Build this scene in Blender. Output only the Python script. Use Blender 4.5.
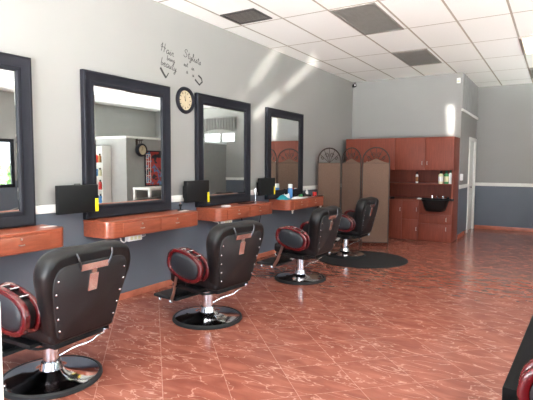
import bpy, bmesh, math, random
from mathutils import Vector, Matrix
random.seed(7)
PI = math.pi
scene = bpy.context.scene
for o in list(bpy.data.objects):
    bpy.data.objects.remove(o)
COL = scene.collection

# ------------------------------------------------------------------ camera
cam_data = bpy.data.cameras.new('camera')
cam = bpy.data.objects.new('camera', cam_data); COL.objects.link(cam)
cam_data.sensor_width = 36.0
cam_data.lens = 475.044 / 533.0 * 36.0
cam_data.clip_start = 0.02
yaw, pitch, roll = 0.551069, 0.0716719, 0.00500067
CAMP = Vector((3.91343, 0.0, 1.43))
_f = Vector((-math.sin(yaw)*math.cos(pitch), math.cos(yaw)*math.cos(pitch), -math.sin(pitch)))
_r = Vector((math.cos(yaw), math.sin(yaw), 0)); _u = _r.cross(_f)
_R = math.cos(roll)*_r + math.sin(roll)*_u; _U = -math.sin(roll)*_r + math.cos(roll)*_u
M = Matrix((_R, _U, -_f)).transposed().to_4x4(); M.translation = CAMP
cam.matrix_world = M
scene.camera = cam

# ------------------------------------------------------------------ exposure and sky
scene.view_settings.view_transform = 'Standard'
scene.view_settings.look = 'None'
scene.view_settings.gamma = 1.0
scene.view_settings.use_curve_mapping = False
scene.view_settings.exposure = 1.72

world = bpy.data.worlds.new('sky'); scene.world = world
world.use_nodes = True
nt = world.node_tree; nt.nodes.clear()
out = nt.nodes.new('ShaderNodeOutputWorld'); bg = nt.nodes.new('ShaderNodeBackground')
tc = nt.nodes.new('ShaderNodeTexCoord'); sep = nt.nodes.new('ShaderNodeSeparateXYZ')
rmp = nt.nodes.new('ShaderNodeValToRGB')
rmp.color_ramp.elements[0].position = 0.0; rmp.color_ramp.elements[0].color = (0.86, 0.93, 1.0, 1)
rmp.color_ramp.elements[1].position = 0.6; rmp.color_ramp.elements[1].color = (0.52, 0.74, 1.0, 1)
nt.links.new(tc.outputs['Generated'], sep.inputs[0]); nt.links.new(sep.outputs['Z'], rmp.inputs[0])
nt.links.new(rmp.outputs[0], bg.inputs['Color']); bg.inputs['Strength'].default_value = 2.2
nt.links.new(bg.outputs[0], out.inputs[0])

# daylight enters by the shop windows: sun on the forecourt, sky portals in the openings
sun_d = bpy.data.lights.new('sun', 'SUN'); sun_d.energy = 14.0; sun_d.angle = 0.009; sun_d.color = (1, .98, .94)
sun = bpy.data.objects.new('sun', sun_d); COL.objects.link(sun)
sun.rotation_euler = (math.radians(3), math.radians(-9), 0)      # high noon sun over the forecourt, reaching only the sill

def portal(name, loc, rot, sx, sy):
    d = bpy.data.lights.new(name, 'AREA'); d.shape = 'RECTANGLE'; d.size = sx; d.size_y = sy
    d.cycles.is_portal = True
    o = bpy.data.objects.new(name, d); COL.objects.link(o); o.location = loc; o.rotation_euler = rot
    return o
portal('front_window_portal', (2.5, -2.25, 1.45), (PI/2, 0, 0), 4.2, 2.7)
portal('added_glazing_portal', (8.05, .6, 1.45), (0, PI/2, 0), 2.7, 4.4)  # serves the side glazing that was added for more light
portal('added_window_portal', (8.05, 10.0, 1.25), (0, PI/2, 0), 1.5, 3.4)  # serves the extra window added behind the divider
portal('side_window_portal', (8.05, 5.0, 1.45), (0, PI/2, 0), 1.25, 4.0)

def added_bounce_light(name, loc, sx, sy, power):
    '''area lamp added in place of daylight bounced up from the paving outside'''
    d = bpy.data.lights.new(name, 'AREA'); d.shape = 'RECTANGLE'; d.size = sx; d.size_y = sy; d.energy = power; d.color = (1, .99, .955)
    o = bpy.data.objects.new(name, d); COL.objects.link(o); o.location = loc; o.rotation_euler = (PI, 0, 0)
    return o
added_bounce_light('added_paving_light', (2.6, -6.3, -.08), 9.0, 7.5, 3500)  # unseen lamps lying on the forecourt, added to brighten ceiling and upper walls
added_bounce_light('added_paving_light', (12.0, 4.5, -.08), 7.0, 15.0, 3000)

def sun_glint(name, a, b, width, src, energy, spread=0.6, color=(1, .96, .88)):
    """sunlight thrown back into the shop by a shiny car outside: a narrow parallel beam reaching the wall from a to b"""
    a, b, src = Vector(a), Vector(b), Vector(src)
    mid = (a+b)/2; D = (mid-src).normalized(); w = (b-a)
    L = w - w.dot(D)*D; ln = L.length; L.normalize(); S = (-D).cross(L)
    d = bpy.data.lights.new(name, 'AREA'); d.shape = 'RECTANGLE'; d.size = ln; d.size_y = width
    d.spread = math.radians(spread); d.energy = energy; d.color = color
    o = bpy.data.objects.new(name, d); COL.objects.link(o)
    m = Matrix((L, S, -D)).transposed().to_4x4(); m.translation = src; o.matrix_world = m
    return o
sun_glint('sun_glint', (0, 5.72, 2.38), (0, 6.65, 3.28), .08, (4.1, -3.2, .75), .38, 1.0)
sun_glint('sun_glint', (0, 5.93, 2.12), (0, 8.2, 3.42), .08, (4.0, -3.2, .70), .75, 1.0)
sun_glint('sun_glint', (2.10, 9.95, 2.05), (2.05, 9.95, 2.62), .14, (4.7, -3.2, 1.15), .5, .9)

# ------------------------------------------------------------------ materials
def lin(c):
    return tuple(((v/255)/12.92 if v/255 <= .04045 else ((v/255+.055)/1.055)**2.4) for v in c)
MATS = {}
def mat(name, rgb, rough=.5, metal=0.0, var=0.0, vscale=8.0, spec=.5, coat=0.0, bump=0.0, bscale=60.0, stretch=None):
    m = bpy.data.materials.new(name); m.use_nodes = True; n = m.node_tree; b = n.nodes['Principled BSDF']
    c = lin(rgb); b.inputs['Base Color'].default_value = (*c, 1)
    b.inputs['Roughness'].default_value = rough; b.inputs['Metallic'].default_value = metal
    b.inputs['Specular IOR Level'].default_value = spec; b.inputs['Coat Weight'].default_value = coat
    b.inputs['Coat Roughness'].default_value = .08
    t = n.nodes.new('ShaderNodeTexCoord'); mp = n.nodes.new('ShaderNodeMapping')
    n.links.new(t.outputs['Object'], mp.inputs[0])
    if stretch: mp.inputs['Scale'].default_value = stretch
    if var > 0:
        no = n.nodes.new('ShaderNodeTexNoise'); no.inputs['Scale'].default_value = vscale; no.inputs['Detail'].default_value = 5
        n.links.new(mp.outputs[0], no.inputs[0])
        r = n.nodes.new('ShaderNodeValToRGB')
        r.color_ramp.elements[0].position = .3; r.color_ramp.elements[1].position = .7
        r.color_ramp.elements[0].color = (*[v*(1-var) for v in c], 1); r.color_ramp.elements[1].color = (*[min(1, v*(1+var)) for v in c], 1)
        n.links.new(no.outputs[0], r.inputs[0]); n.links.new(r.outputs[0], b.inputs['Base Color'])
    if bump > 0:
        nb = n.nodes.new('ShaderNodeTexNoise'); nb.inputs['Scale'].default_value = bscale; nb.inputs['Detail'].default_value = 3
        bp = n.nodes.new('ShaderNodeBump'); bp.inputs['Strength'].default_value = bump; bp.inputs['Distance'].default_value = .004
        n.links.new(mp.outputs[0], nb.inputs[0]); n.links.new(nb.outputs[0], bp.inputs['Height']); n.links.new(bp.outputs[0], b.inputs['Normal'])
    MATS[name] = m
    return m
mat('grey_paint', (149, 148, 145), .55, var=.02, vscale=2, bump=.05)
mat('slate_paint', (95, 103, 114), .45, var=.04, vscale=2, bump=.05)
mat('white_paint', (232, 231, 226), .35, var=.02)
mat('cherry_y', (154, 80, 56), .33, var=.18, vscale=9, stretch=(5, .6, 6), coat=.25)
mat('cherry_z', (124, 60, 44), .5, var=.15, vscale=8, stretch=(6, 6, .5), spec=.3)
mat('black_frame', (30, 31, 38), .5, var=.1, spec=.2)
mat('black_plastic', (16, 17, 19), .55, var=.1, spec=.3)
mat('black_leather', (15, 15, 17), .4, var=.1, bump=.12, bscale=120, spec=.4)
mat('black_vinyl', (26, 24, 26), .55, var=.08, bump=.08, bscale=150)
mat('bench_black', (12, 12, 13), .65, var=.1, spec=.12)
mat('black_rubber', (22, 23, 25), .75, var=.15)
mat('grey_pad', (32, 36, 42), .42, var=.08, bump=.1, bscale=120)
mat('red_lacquer', (84, 12, 17), .22, var=.12, coat=.4)
mat('chrome', (225, 226, 230), .09, 1.0)
mat('satin_nickel', (180, 172, 164), .42, .6)
mat('dark_metal', (90, 90, 94), .3, 1.0)
mat('brushed_steel', (190, 180, 172), .3, 1.0, var=.06)
mat('mirror_glass', (236, 240, 238), .015, 1.0)
mat('yellow', (240, 215, 20), .5)
mat('teal_cloth', (40, 150, 165), .85, var=.15, vscale=30)
mat('blue_plastic', (70, 130, 190), .3)
mat('white_plastic', (238, 238, 236), .35)
mat('white_cloth', (235, 235, 235), .9, var=.05, vscale=30)
mat('red_plastic', (200, 45, 40), .3)
mat('green_plastic', (70, 150, 90), .35)
mat('cream_plastic', (225, 220, 180), .35)
mat('amber_plastic', (150, 95, 40), .3)
mat('dark_green', (30, 70, 45), .35)
mat('burlap', (108, 84, 70), .9, var=.14, vscale=60, bump=.4, bscale=200)
mat('wrought_iron', (64, 50, 44), .55, .3, var=.15)
mat('clock_face', (196, 180, 150), .5, var=.08, vscale=14)
mat('ink', (52, 50, 50), .7)
mat('vent_grey', (132, 127, 121), .6, var=.06)
mat('vent_dark', (70, 68, 66), .7)
mat('baseboard_tile', (176, 106, 84), .25, var=.2, vscale=7)
mat('concrete', (222, 224, 226), .85, var=.1)
mat('hedge_leaf', (96, 130, 66), .7, var=.4, vscale=9)
mat('divider_paint', (160, 160, 158), .55, var=.03)
mat('valance_cloth', (116, 114, 112), .85, var=.08, stretch=(10, 10, .5))
mat('transom_paint', (150, 149, 148), .55, var=.03)

def glass_mat():
    m = bpy.data.materials.new('window_glass'); m.use_nodes = True; n = m.node_tree; n.nodes.clear()
    o = n.nodes.new('ShaderNodeOutputMaterial'); mx = n.nodes.new('ShaderNodeMixShader')
    tr = n.nodes.new('ShaderNodeBsdfTransparent'); gl = n.nodes.new('ShaderNodeBsdfGlossy'); gl.inputs['Roughness'].default_value = .02
    mx.inputs[0].default_value = .07
    n.links.new(tr.outputs[0], mx.inputs[1]); n.links.new(gl.outputs[0], mx.inputs[2]); n.links.new(mx.outputs[0], o.inputs[0])
    MATS['window_glass'] = m
glass_mat()

def lamp_mat():
    m = mat('lamp_diffuser', (245, 230, 200), .5)
    b = m.node_tree.nodes['Principled BSDF']; b.inputs['Emission Color'].default_value = (1, .87, .66, 1); b.inputs['Emission Strength'].default_value = .5
lamp_mat()

def ceiling_mat():
    m = mat('ceiling_tile', (226, 221, 210), .75)
    n = m.node_tree; b = n.nodes['Principled BSDF']
    t = n.nodes.new('ShaderNodeTexCoord'); s = n.nodes.new('ShaderNodeSeparateXYZ'); n.links.new(t.outputs['Object'], s.inputs[0])
    def line(axis, period, offset, half):
        a = n.nodes.new('ShaderNodeMath'); a.operation = 'SUBTRACT'; n.links.new(s.outputs[axis], a.inputs[0]); a.inputs[1].default_value = offset
        w = n.nodes.new('ShaderNodeMath'); w.operation = 'PINGPONG'; n.links.new(a.outputs[0], w.inputs[0]); w.inputs[1].default_value = period/2
        l = n.nodes.new('ShaderNodeMath'); l.operation = 'LESS_THAN'; n.links.new(w.outputs[0], l.inputs[0]); l.inputs[1].default_value = half
        return l
    lx = line('X', .61, .30, .013); ly = line('Y', 1.22, 5.25-1.22*8, .011)
    mxm = n.nodes.new('ShaderNodeMath'); mxm.operation = 'MAXIMUM'; n.links.new(lx.outputs[0], mxm.inputs[0]); n.links.new(ly.outputs[0], mxm.inputs[1])
    no = n.nodes.new('ShaderNodeTexNoise'); no.inputs['Scale'].default_value = 90; n.links.new(t.outputs['Object'], no.inputs[0])
    base = n.nodes.new('ShaderNodeMix'); base.data_type = 'RGBA'
    base.inputs['A'].default_value = (*lin((238, 238, 234)), 1); base.inputs['B'].default_value = (*lin((246, 246, 243)), 1)
    n.links.new(no.outputs[0], base.inputs['Factor'])
    mx = n.nodes.new('ShaderNodeMix'); mx.data_type = 'RGBA'; mx.inputs['B'].default_value = (*lin((172, 164, 150)), 1)  # darker tint on the white grid bars paints in their shadow gaps
    n.links.new(base.outputs['Result'], mx.inputs['A']); n.links.new(mxm.outputs[0], mx.inputs['Factor'])
    n.links.new(mx.outputs['Result'], b.inputs['Base Color'])
    bp = n.nodes.new('ShaderNodeBump'); bp.inputs['Strength'].default_value = .6; bp.inputs['Distance'].default_value = .004
    n.links.new(mxm.outputs[0], bp.inputs['Height']); n.links.new(bp.outputs[0], b.inputs['Normal'])
ceiling_mat()

def floor_mat():
    m = mat('marble_tile', (172, 98, 80), .16, spec=.45)
    n = m.node_tree; b = n.nodes['Principled BSDF']; N = n.nodes.new; L = n.links.new
    t = N('ShaderNodeTexCoord')
    rot = N('ShaderNodeMapping'); rot.inputs['Rotation'].default_value = (0, 0, -PI/4); L(t.outputs['Object'], rot.inputs[0])
    s = N('ShaderNodeSeparateXYZ'); L(rot.outputs[0], s.inputs[0])
    P = .412
    def m2(op, a, bval):
        q = N('ShaderNodeMath'); q.operation = op
        if hasattr(a, 'is_linked'): L(a, q.inputs[0])
        else: q.inputs[0].default_value = a
        if hasattr(bval, 'is_linked'): L(bval, q.inputs[1])
        else: q.inputs[1].default_value = bval
        return q.outputs[0]
    ax = m2('SUBTRACT', s.outputs['X'], 2.81-P*40); ay = m2('SUBTRACT', s.outputs['Y'], 1.21-P*40)
    gx = m2('LESS_THAN', m2('PINGPONG', ax, P/2), .0022); gy = m2('LESS_THAN', m2('PINGPONG', ay, P/2), .0022)
    grout = m2('MAXIMUM', gx, gy)
    ix = m2('FLOOR', m2('DIVIDE', ax, P), 0); iy = m2('FLOOR', m2('DIVIDE', ay, P), 0)
    cid = N('ShaderNodeCombineXYZ'); L(ix, cid.inputs[0]); L(iy, cid.inputs[1])
    wn = N('ShaderNodeTexWhiteNoise'); wn.noise_dimensions = '3D'; L(cid.outputs[0], wn.inputs['Vector'])
    off = N('ShaderNodeVectorMath'); off.operation = 'SCALE'; L(wn.outputs['Color'], off.inputs[0]); off.inputs['Scale'].default_value = 20
    add = N('ShaderNodeVectorMath'); add.operation = 'ADD'; L(t.outputs['Object'], add.inputs[0]); L(off.outputs[0], add.inputs[1])
    mp = N('ShaderNodeMapping'); mp.inputs['Rotation'].default_value = (0, 0, .45); mp.inputs['Scale'].default_value = (.9, 2.4, 1); L(add.outputs[0], mp.inputs[0])
    n1 = N('ShaderNodeTexNoise'); n1.inputs['Scale'].default_value = 4.5; n1.inputs['Detail'].default_value = 7; n1.inputs['Distortion'].default_value = .5; L(mp.outputs[0], n1.inputs[0])
    r1 = N('ShaderNodeValToRGB'); e = r1.color_ramp.elements
    e[0].position = .30; e[0].color = (*lin((126, 70, 57)), 1); e[1].position = .72; e[1].color = (*lin((155, 97, 81)), 1)
    k = r1.color_ramp.elements.new(.5); k.color = (*lin((139, 80, 66)), 1)
    L(n1.outputs[0], r1.inputs[0])
    n2 = N('ShaderNodeTexNoise'); n2.inputs['Scale'].default_value = 3.4; n2.inputs['Detail'].default_value = 4.5; n2.inputs['Distortion'].default_value = .45; L(mp.outputs[0], n2.inputs[0])
    v = m2('ABSOLUTE', m2('SUBTRACT', n2.outputs[0], .5), 0)
    r2 = N('ShaderNodeValToRGB'); r2.color_ramp.elements[0].position = 0; r2.color_ramp.elements[0].color = (.45, .45, .45, 1)
    r2.color_ramp.elements[1].position = .014; r2.color_ramp.elements[1].color = (0, 0, 0, 1); L(v, r2.inputs[0])
    mx = N('ShaderNodeMix'); mx.data_type = 'RGBA'; mx.inputs['B'].default_value = (*lin((222, 178, 158)), 1)
    L(r2.outputs[0], mx.inputs['Factor']); L(r1.outputs[0], mx.inputs['A'])
    mg = N('ShaderNodeMix'); mg.data_type = 'RGBA'; mg.inputs['B'].default_value = (*lin((205, 165, 148)), 1)
    gf = m2('MULTIPLY', grout, .4)
    L(gf, mg.inputs['Factor']); L(mx.outputs['Result'], mg.inputs['A']); L(mg.outputs['Result'], b.inputs['Base Color'])
    n3 = N('ShaderNodeTexNoise'); n3.inputs['Scale'].default_value = 5; L(t.outputs['Object'], n3.inputs[0])
    rr = N('ShaderNodeMapRange'); rr.inputs['To Min'].default_value = .11; rr.inputs['To Max'].default_value = .24; L(n3.outputs[0], rr.inputs['Value']); L(rr.outputs[0], b.inputs['Roughness'])
floor_mat()

def poster_mat():
    m = mat('poster_print', (170, 60, 55), .5)
    n = m.node_tree; b = n.nodes['Principled BSDF']
    t = n.nodes.new('ShaderNodeTexCoord'); no = n.nodes.new('ShaderNodeTexNoise'); no.inputs['Scale'].default_value = 4.5; no.inputs['Detail'].default_value = 3
    n.links.new(t.outputs['Object'], no.inputs[0]); r = n.nodes.new('ShaderNodeValToRGB'); r.color_ramp.interpolation = 'CONSTANT'
    e = r.color_ramp.elements; e[0].position = 0; e[0].color = (*lin((40, 40, 50)), 1); e[1].position = .42; e[1].color = (*lin((180, 60, 55)), 1)
    q = e.new(.56); q.color = (*lin((90, 130, 170)), 1); q = e.new(.63); q.color = (*lin((150, 45, 45)), 1)
    n.links.new(no.outputs[0], r.inputs[0]); n.links.new(r.outputs[0], b.inputs['Base Color'])
poster_mat()

# ------------------------------------------------------------------ mesh helpers
class MB:
    """collects shapes into ONE mesh"""
    def __init__(self): self.bm = bmesh.new()
    def _merge(self, b2, mtx=None):
        if mtx is not None: bmesh.ops.transform(b2, matrix=mtx, verts=b2.verts)
        me = bpy.data.meshes.new('t'); b2.to_mesh(me); b2.free(); self.bm.from_mesh(me); bpy.data.meshes.remove(me)
        return self
    def box(self, lo, hi, bev=0.0, seg=2, mtx=None):
        b = bmesh.new(); lo, hi = Vector(lo), Vector(hi)
        bmesh.ops.create_cube(b, size=1.0)
        for v in b.verts: v.co = Vector(((lo[i]+hi[i])/2 + v.co[i]*(hi[i]-lo[i]) for i in range(3)))
        if bev > 0: bmesh.ops.bevel(b, geom=list(b.edges), offset=bev, segments=seg, affect='EDGES', profile=.6)
        return self._merge(b, mtx)
    def rings(self, rings, close=True, cap0=True, cap1=True):
        n = len(rings[0]); bm = self.bm
        vs = [[bm.verts.new(p) for p in r] for r in rings]
        for a, b in zip(vs[:-1], vs[1:]):
            for i in range(n if close else n-1):
                j = (i+1) % n
                bm.faces.new((a[i], a[j], b[j], b[i]))
        if cap0: bm.faces.new(list(reversed(vs[0])))
        if cap1: bm.faces.new(vs[-1])
        return self
    def tube(self, pts, r, n=10, closed=False, rx=None):
        pts = [Vector(p) for p in pts]; R = []; N = len(pts); up = None
        for i, p in enumerate(pts):
            if closed: d = pts[(i+1) % N]-pts[i-1]
            else: d = pts[min(i+1, N-1)]-pts[max(i-1, 0)]
            d.normalize()
            if up is None:
                up = Vector((0, 0, 1)) if abs(d.z) < .9 else Vector((1, 0, 0))
            s = d.cross(up).normalized(); up = s.cross(d).normalized()
            rr = r[i] if isinstance(r, (list, tuple)) else r
            R.append([p + s*math.cos(2*PI*k/n)*(rx or rr) + up*math.sin(2*PI*k/n)*rr for k in range(n)])
        if closed: R.append([v.copy() for v in R[0]]); self.rings(R, cap0=False, cap1=False); bmesh.ops.remove_doubles(self.bm, verts=self.bm.verts, dist=1e-6)
        else: self.rings(R)
        return self
    def lathe(self, prof, n=40, mtx=None):
        b = MB(); R = [[Vector((r*math.cos(2*PI*k/n), r*math.sin(2*PI*k/n), z)) for k in range(n)] for r, z in prof]
        if prof[0][0] > .0011 and prof[-1][0] > .0011:      # hollow profile: closed like a tyre, no end discs
            b.rings(R + [[v.copy() for v in R[0]]], cap0=False, cap1=False); bmesh.ops.remove_doubles(b.bm, verts=b.bm.verts, dist=1e-6)
        else: b.rings(R)
        return self._merge(b.bm, mtx)
    def strip(self, pts, w, t, nrm):
        """flat bar of width w (across nrm) and thickness t along a path"""
        pts = [Vector(p) for p in pts]; nrm = Vector(nrm).normalized(); R = []
        for i, p in enumerate(pts):
            d = (pts[min(i+1, len(pts)-1)]-pts[max(i-1, 0)]).normalized(); s = d.cross(nrm).normalized(); q = s.cross(d).normalized()
            R.append([p-s*w/2-q*t/2, p+s*w/2-q*t/2, p+s*w/2+q*t/2, p-s*w/2+q*t/2])
        self.rings(R); return self
    def build(self, name, m, parent=None, smooth=True, angle=35):
        bm = self.bm
        bmesh.ops.recalc_face_normals(bm, faces=bm.faces)
        me = bpy.data.meshes.new(name); bm.to_mesh(me); bm.free()
        if smooth:
            me.polygons.foreach_set('use_smooth', [True]*len(me.polygons))
            try: me.set_sharp_from_angle(angle=math.radians(angle))
            except Exception: pass
        me.materials.append(MATS[m] if isinstance(m, str) else m)
        o = bpy.data.objects.new(name, me); COL.objects.link(o)
        if parent is not None: o.parent = parent
        return o
def box(name, lo, hi, m, parent=None, bev=0.0): return MB().box(lo, hi, bev).build(name, m, parent)
def thing(name, label, cat, loc=(0, 0, 0), rz=0, group=None):
    o = bpy.data.objects.new(name, None); COL.objects.link(o); o.empty_display_size = .1
    o.location = loc; o.rotation_euler = (0, 0, rz)
    return tag(o, label, cat, group)
def tag(o, label, cat, group=None):
    o['label'] = label; o['category'] = cat
    if group: o['group'] = group
    return o
def struct(o): o['kind'] = 'structure'; return o
def copy_tree(o, parent=None):
    c = o.copy(); COL.objects.link(c)
    if parent is not None: c.parent = parent
    for ch in [x for x in bpy.data.objects if x.parent == o and x is not c]: copy_tree(ch, c)
    return c
def catmull(P, n=6, closed=True):
    R = []; N = len(P)
    rng = range(N) if closed else range(N-1)
    for i in rng:
        g = (lambda k: P[k % N]) if closed else (lambda k: P[max(0, min(N-1, k))])
        p0, p1, p2, p3 = g(i-1), g(i), g(i+1), g(i+2)
        for k in range(n):
            t = k/n
            R.append(tuple(.5*((2*p1[d])+(-p0[d]+p2[d])*t+(2*p0[d]-5*p1[d]+4*p2[d]-p3[d])*t*t+(-p0[d]+3*p1[d]-3*p2[d]+p3[d])*t**3) for d in range(len(p1))))
    if not closed: R.append(tuple(P[-1]))
    return R
def superell(a, b, e=2.6, n=40):
    R = []
    for k in range(n):
        t = 2*PI*k/n; c, s = math.cos(t), math.sin(t)
        R.append((a*math.copysign(abs(c)**(2/e), c), b*math.copysign(abs(s)**(2/e), s)))
    return R

# ------------------------------------------------------------------ the setting
ZC, Y1, Y2, XP, YF, XR = 3.2586, 9.949, 11.975, 2.243, -2.2, 8.0
struct(box('floor', (-.1, YF-.1, -.1), (XR+.1, Y2+.1, 0), 'marble_tile'))
struct(box('ceiling', (-.1, YF-.1, ZC), (XR+.1, Y2+.1, ZC+.1), 'ceiling_tile'))
def painted_wall(name, pieces, upper='grey_paint', lower='slate_paint', split=1.03):
    """one wall mesh, slate below the chair rail and grey above"""
    mb = MB()
    for lo, hi in pieces:
        if lo[2] < split < hi[2]:
            mb.box(lo, (hi[0], hi[1], split)); mb.box((lo[0], lo[1], split), hi)
        else: mb.box(lo, hi)
    o = mb.build(name, upper, smooth=False); o.data.materials.append(MATS[lower])
    for p in o.data.polygons:
        if p.center.z < split-.001: p.material_index = 1
    return struct(o)
painted_wall('wall_left', [((-.1, YF, 0), (0, Y1+.1, ZC))])
painted_wall('wall_back', [((0, Y1, 0), (XP-.1, Y1+.1, ZC))])
# side wall of the back room, with the door at its far end
DY0, DY1, DZ = 11.05, 11.87, 2.03
painted_wall('wall_side', [((XP-.1, Y1, 0), (XP, DY0, 2.5)), ((XP-.1, DY0, DZ), (XP, DY1, 2.5)), ((XP-.1, DY1, 0), (XP, Y2, 2.5)), ((XP-.1, Y1, 2.5), (XP, Y2, ZC))])
# transom panelling over the white bar
mb = MB(); mb.box((XP, Y1+.02, 2.56), (XP+.006, Y2, ZC))
for i in range(9): mb.box((XP+.004, Y1+.05+i*.22, 2.56), (XP+.014, Y1+.07+i*.22, ZC), .002)
struct(mb.build('trim_1', 'transom_paint'))
struct(box('trim_2', (XP, Y1, 2.52), (XP+.03, Y2, 2.565), 'white_paint', bev=.005))
# rear wall, two small high windows in it
TW = [(4.68, 5.16), (5.24, 5.86)]; TZ0, TZ1 = 2.16, 2.44
painted_wall('wall_rear', [((XP-.1, Y2, 0), (XR, Y2+.1, TZ0)), ((XP-.1, Y2, TZ1), (XR, Y2+.1, ZC)), ((XP-.1, Y2, TZ0), (TW[0][0], Y2+.1, TZ1)),
                           ((TW[0][1], Y2, TZ0), (TW[1][0], Y2+.1, TZ1)), ((TW[1][1], Y2, TZ0), (XR, Y2+.1, TZ1))])
WY0, WY1, WZ0, WZ1 = 3.0, 7.0, .85, 2.08
painted_wall('wall_right', [((XR, YF, 0), (XR+.1, -1.6, ZC)), ((XR, 2.8, 0), (XR+.1, WY0, ZC)), ((XR, -1.6, 0), (XR+.1, 2.8, .1)), ((XR, -1.6, 2.8), (XR+.1, 2.8, ZC)), ((XR, WY1, 0), (XR+.1, 8.3, ZC)), ((XR, 11.7, 0), (XR+.1, Y2+.1, ZC)), ((XR, 8.3, 0), (XR+.1, 11.7, .5)), ((XR, 8.3, 2.0), (XR+.1, 11.7, ZC)), ((XR, WY0, 0), (XR+.1, WY1, WZ0)), ((XR, WY0, WZ1), (XR+.1, WY1, ZC))])
FX0, FX1, FZ0, FZ1 = .4, 4.6, .1, 2.8
painted_wall('wall_front', [((-.1, YF-.1, 0), (FX0, YF, ZC)), ((FX1, YF-.1, 0), (XR+.1, YF, ZC)), ((FX0, YF-.1, 0), (FX1, YF, FZ0)), ((FX0, YF-.1, FZ1), (FX1, YF, ZC))])
# windows
def window(name, axis, a0, a1, z0, z1, wall, nmull, thick=.06):
    mb = MB(); t = thick
    def bx(l0, l1, zz0, zz1):
        if axis == 'x': mb.box((l0, wall-.03, zz0), (l1, wall+.03, zz1), .004)
        else: mb.box((wall-.03, l0, zz0), (wall+.03, l1, zz1), .004)
    bx(a0, a1, z0, z0+t); bx(a0, a1, z1-t, z1); bx(a0, a0+t, z0+t, z1-t); bx(a1-t, a1, z0+t, z1-t)
    for i in range(1, nmull):
        c = a0+(a1-a0)*i/nmull; bx(c-t/2, c+t/2, z0+t, z1-t)
    o = struct(mb.build(name, 'black_frame' if axis == 'y' or nmull > 1 else 'white_paint'))
    g = MB()
    if axis == 'x': g.box((a0+.01, wall-.004, z0+.01), (a1-.01, wall+.004, z1-.01))
    else: g.box((wall-.004, a0+.01, z0+.01), (wall+.004, a1-.01, z1-.01))
    g.build('pane', 'window_glass', o)
window('window_1', 'x', FX0, FX1, FZ0, FZ1, YF-.05, 4)
window('window_2', 'y', WY0, WY1, WZ0, WZ1, XR+.05, 3, .09)
window('added_window_5', 'y', -1.6, 2.8, .1, 2.8, XR+.05, 3, .06)  # unseen glazing, added to brighten the left wall and ceiling
window('added_window_6', 'y', 8.3, 11.7, .5, 2.0, XR+.05, 3, .06)  # hidden behind the divider, added to light the ceiling and wall there
window('window_3', 'x', *TW[0], TZ0, TZ1, Y2+.05, 1, .02)
window('window_4', 'x', *TW[1], TZ0, TZ1, Y2+.05, 1, .02)
# outside
struct(box('forecourt', (-20, -30, -.2), (30, 30, -.12), 'concrete'))
# door in the side wall
d = struct(MB().box((XP-.07, DY0+.03, .01), (XP-.02, DY1-.03, DZ-.03), .004).build('door_1', 'white_paint'))
mb = MB()
for lo, hi in (((XP-.1, DY0-.05, 0), (XP+.025, DY0+.03, DZ+.04)), ((XP-.1, DY1-.03, 0), (XP+.025, DY1+.05, DZ+.04)), ((XP-.1, DY0+.03, DZ-.03), (XP+.025, DY1-.03, DZ+.04))): mb.box(lo, hi, .006)
mb.build('door_frame', 'white_paint', d)
MB().lathe([(.001, 0), (.012, .005), (.012, .04), (.026, .05), (.03, .065), (.02, .08), (.001, .082)], 16, Matrix.Translation((XP-.02, DY0+.11, 1.0)) @ Matrix.Rotation(PI/2, 4, 'Y')).build('door_handle', 'chrome', d)
# chair rail
R0, R1 = .994, 1.07
struct(box('trim_3', (0, YF, R0), (.018, Y1, R1), 'white_paint', bev=.005))
struct(box('trim_4', (XP, Y1, R0), (XP+.018, DY0-.05, R1), 'white_paint', bev=.005))
struct(box('trim_5', (XP, Y2-.018, R0), (XR, Y2, R1), 'white_paint', bev=.005))
# tile baseboards
struct(box('baseboard_left', (0, YF, 0), (.012, Y1, .07), 'baseboard_tile', bev=.003))
struct(box('baseboard_rear', (XP+.03, Y2-.012, 0), (5.0, Y2, .08), 'baseboard_tile', bev=.003))
struct(box('baseboard_side', (XP, Y1, 0), (XP+.012, DY0-.06, .08), 'baseboard_tile', bev=.003))
# low divider opposite the mirrors, with a white cap
mb = MB(); mb.box((5.0, 7.97, 0), (5.1, Y2, 2.08)); mb.box((5.1, 7.97, 0), (XR, 8.07, 2.08))
struct(mb.build('wall_divider', 'divider_paint', smooth=False))
mb = MB(); mb.box((4.97, 7.94, 2.08), (5.13, Y2, 2.13), .005); mb.box((5.13, 7.94, 2.08), (XR, 8.1, 2.13), .005)
struct(mb.build('trim_6', 'white_paint'))

# ------------------------------------------------------------------ ceiling fittings
def ceiling_grille(name, x0, x1, y0, y1, label, n, fm='vent_grey', along='x'):
    t = thing(name, label, 'vent', ((x0+x1)/2, (y0+y1)/2, ZC-.012)); hx, hy = (x1-x0)/2, (y1-y0)/2
    mb = MB()
    for lo, hi in (((-hx, -hy, 0), (hx, -hy+.03, .012)), ((-hx, hy-.03, 0), (hx, hy, .012)), ((-hx, -hy+.03, 0), (-hx+.03, hy-.03, .012)), ((hx-.03, -hy+.03, 0), (hx, hy-.03, .012))): mb.box(lo, hi, .002)
    mb.build('frame', fm, t)
    sl = MB()
    for i in range(n):
        y = -hy+.04+(2*hy-.08)*(i+.5)/n
        sl.box((-hx+.03, -.011, -.001), (hx-.03, .011, .001), mtx=Matrix.Translation((0, y, .006)) @ Matrix.Rotation(.5, 4, 'X'))
    sl.build('louvres', fm, t)
    box('backing', (-hx+.02, -hy+.02, .0105), (hx-.02, hy-.02, .0118), 'vent_dark' if fm == 'vent_dark2' else 'vent_grey', t)
    return t
ceiling_grille('ceiling_vent', .32, .81, 4.74, 5.17, 'small grey louvred air vent in the ceiling beside the left wall', 9, 'vent_dark')
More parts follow.
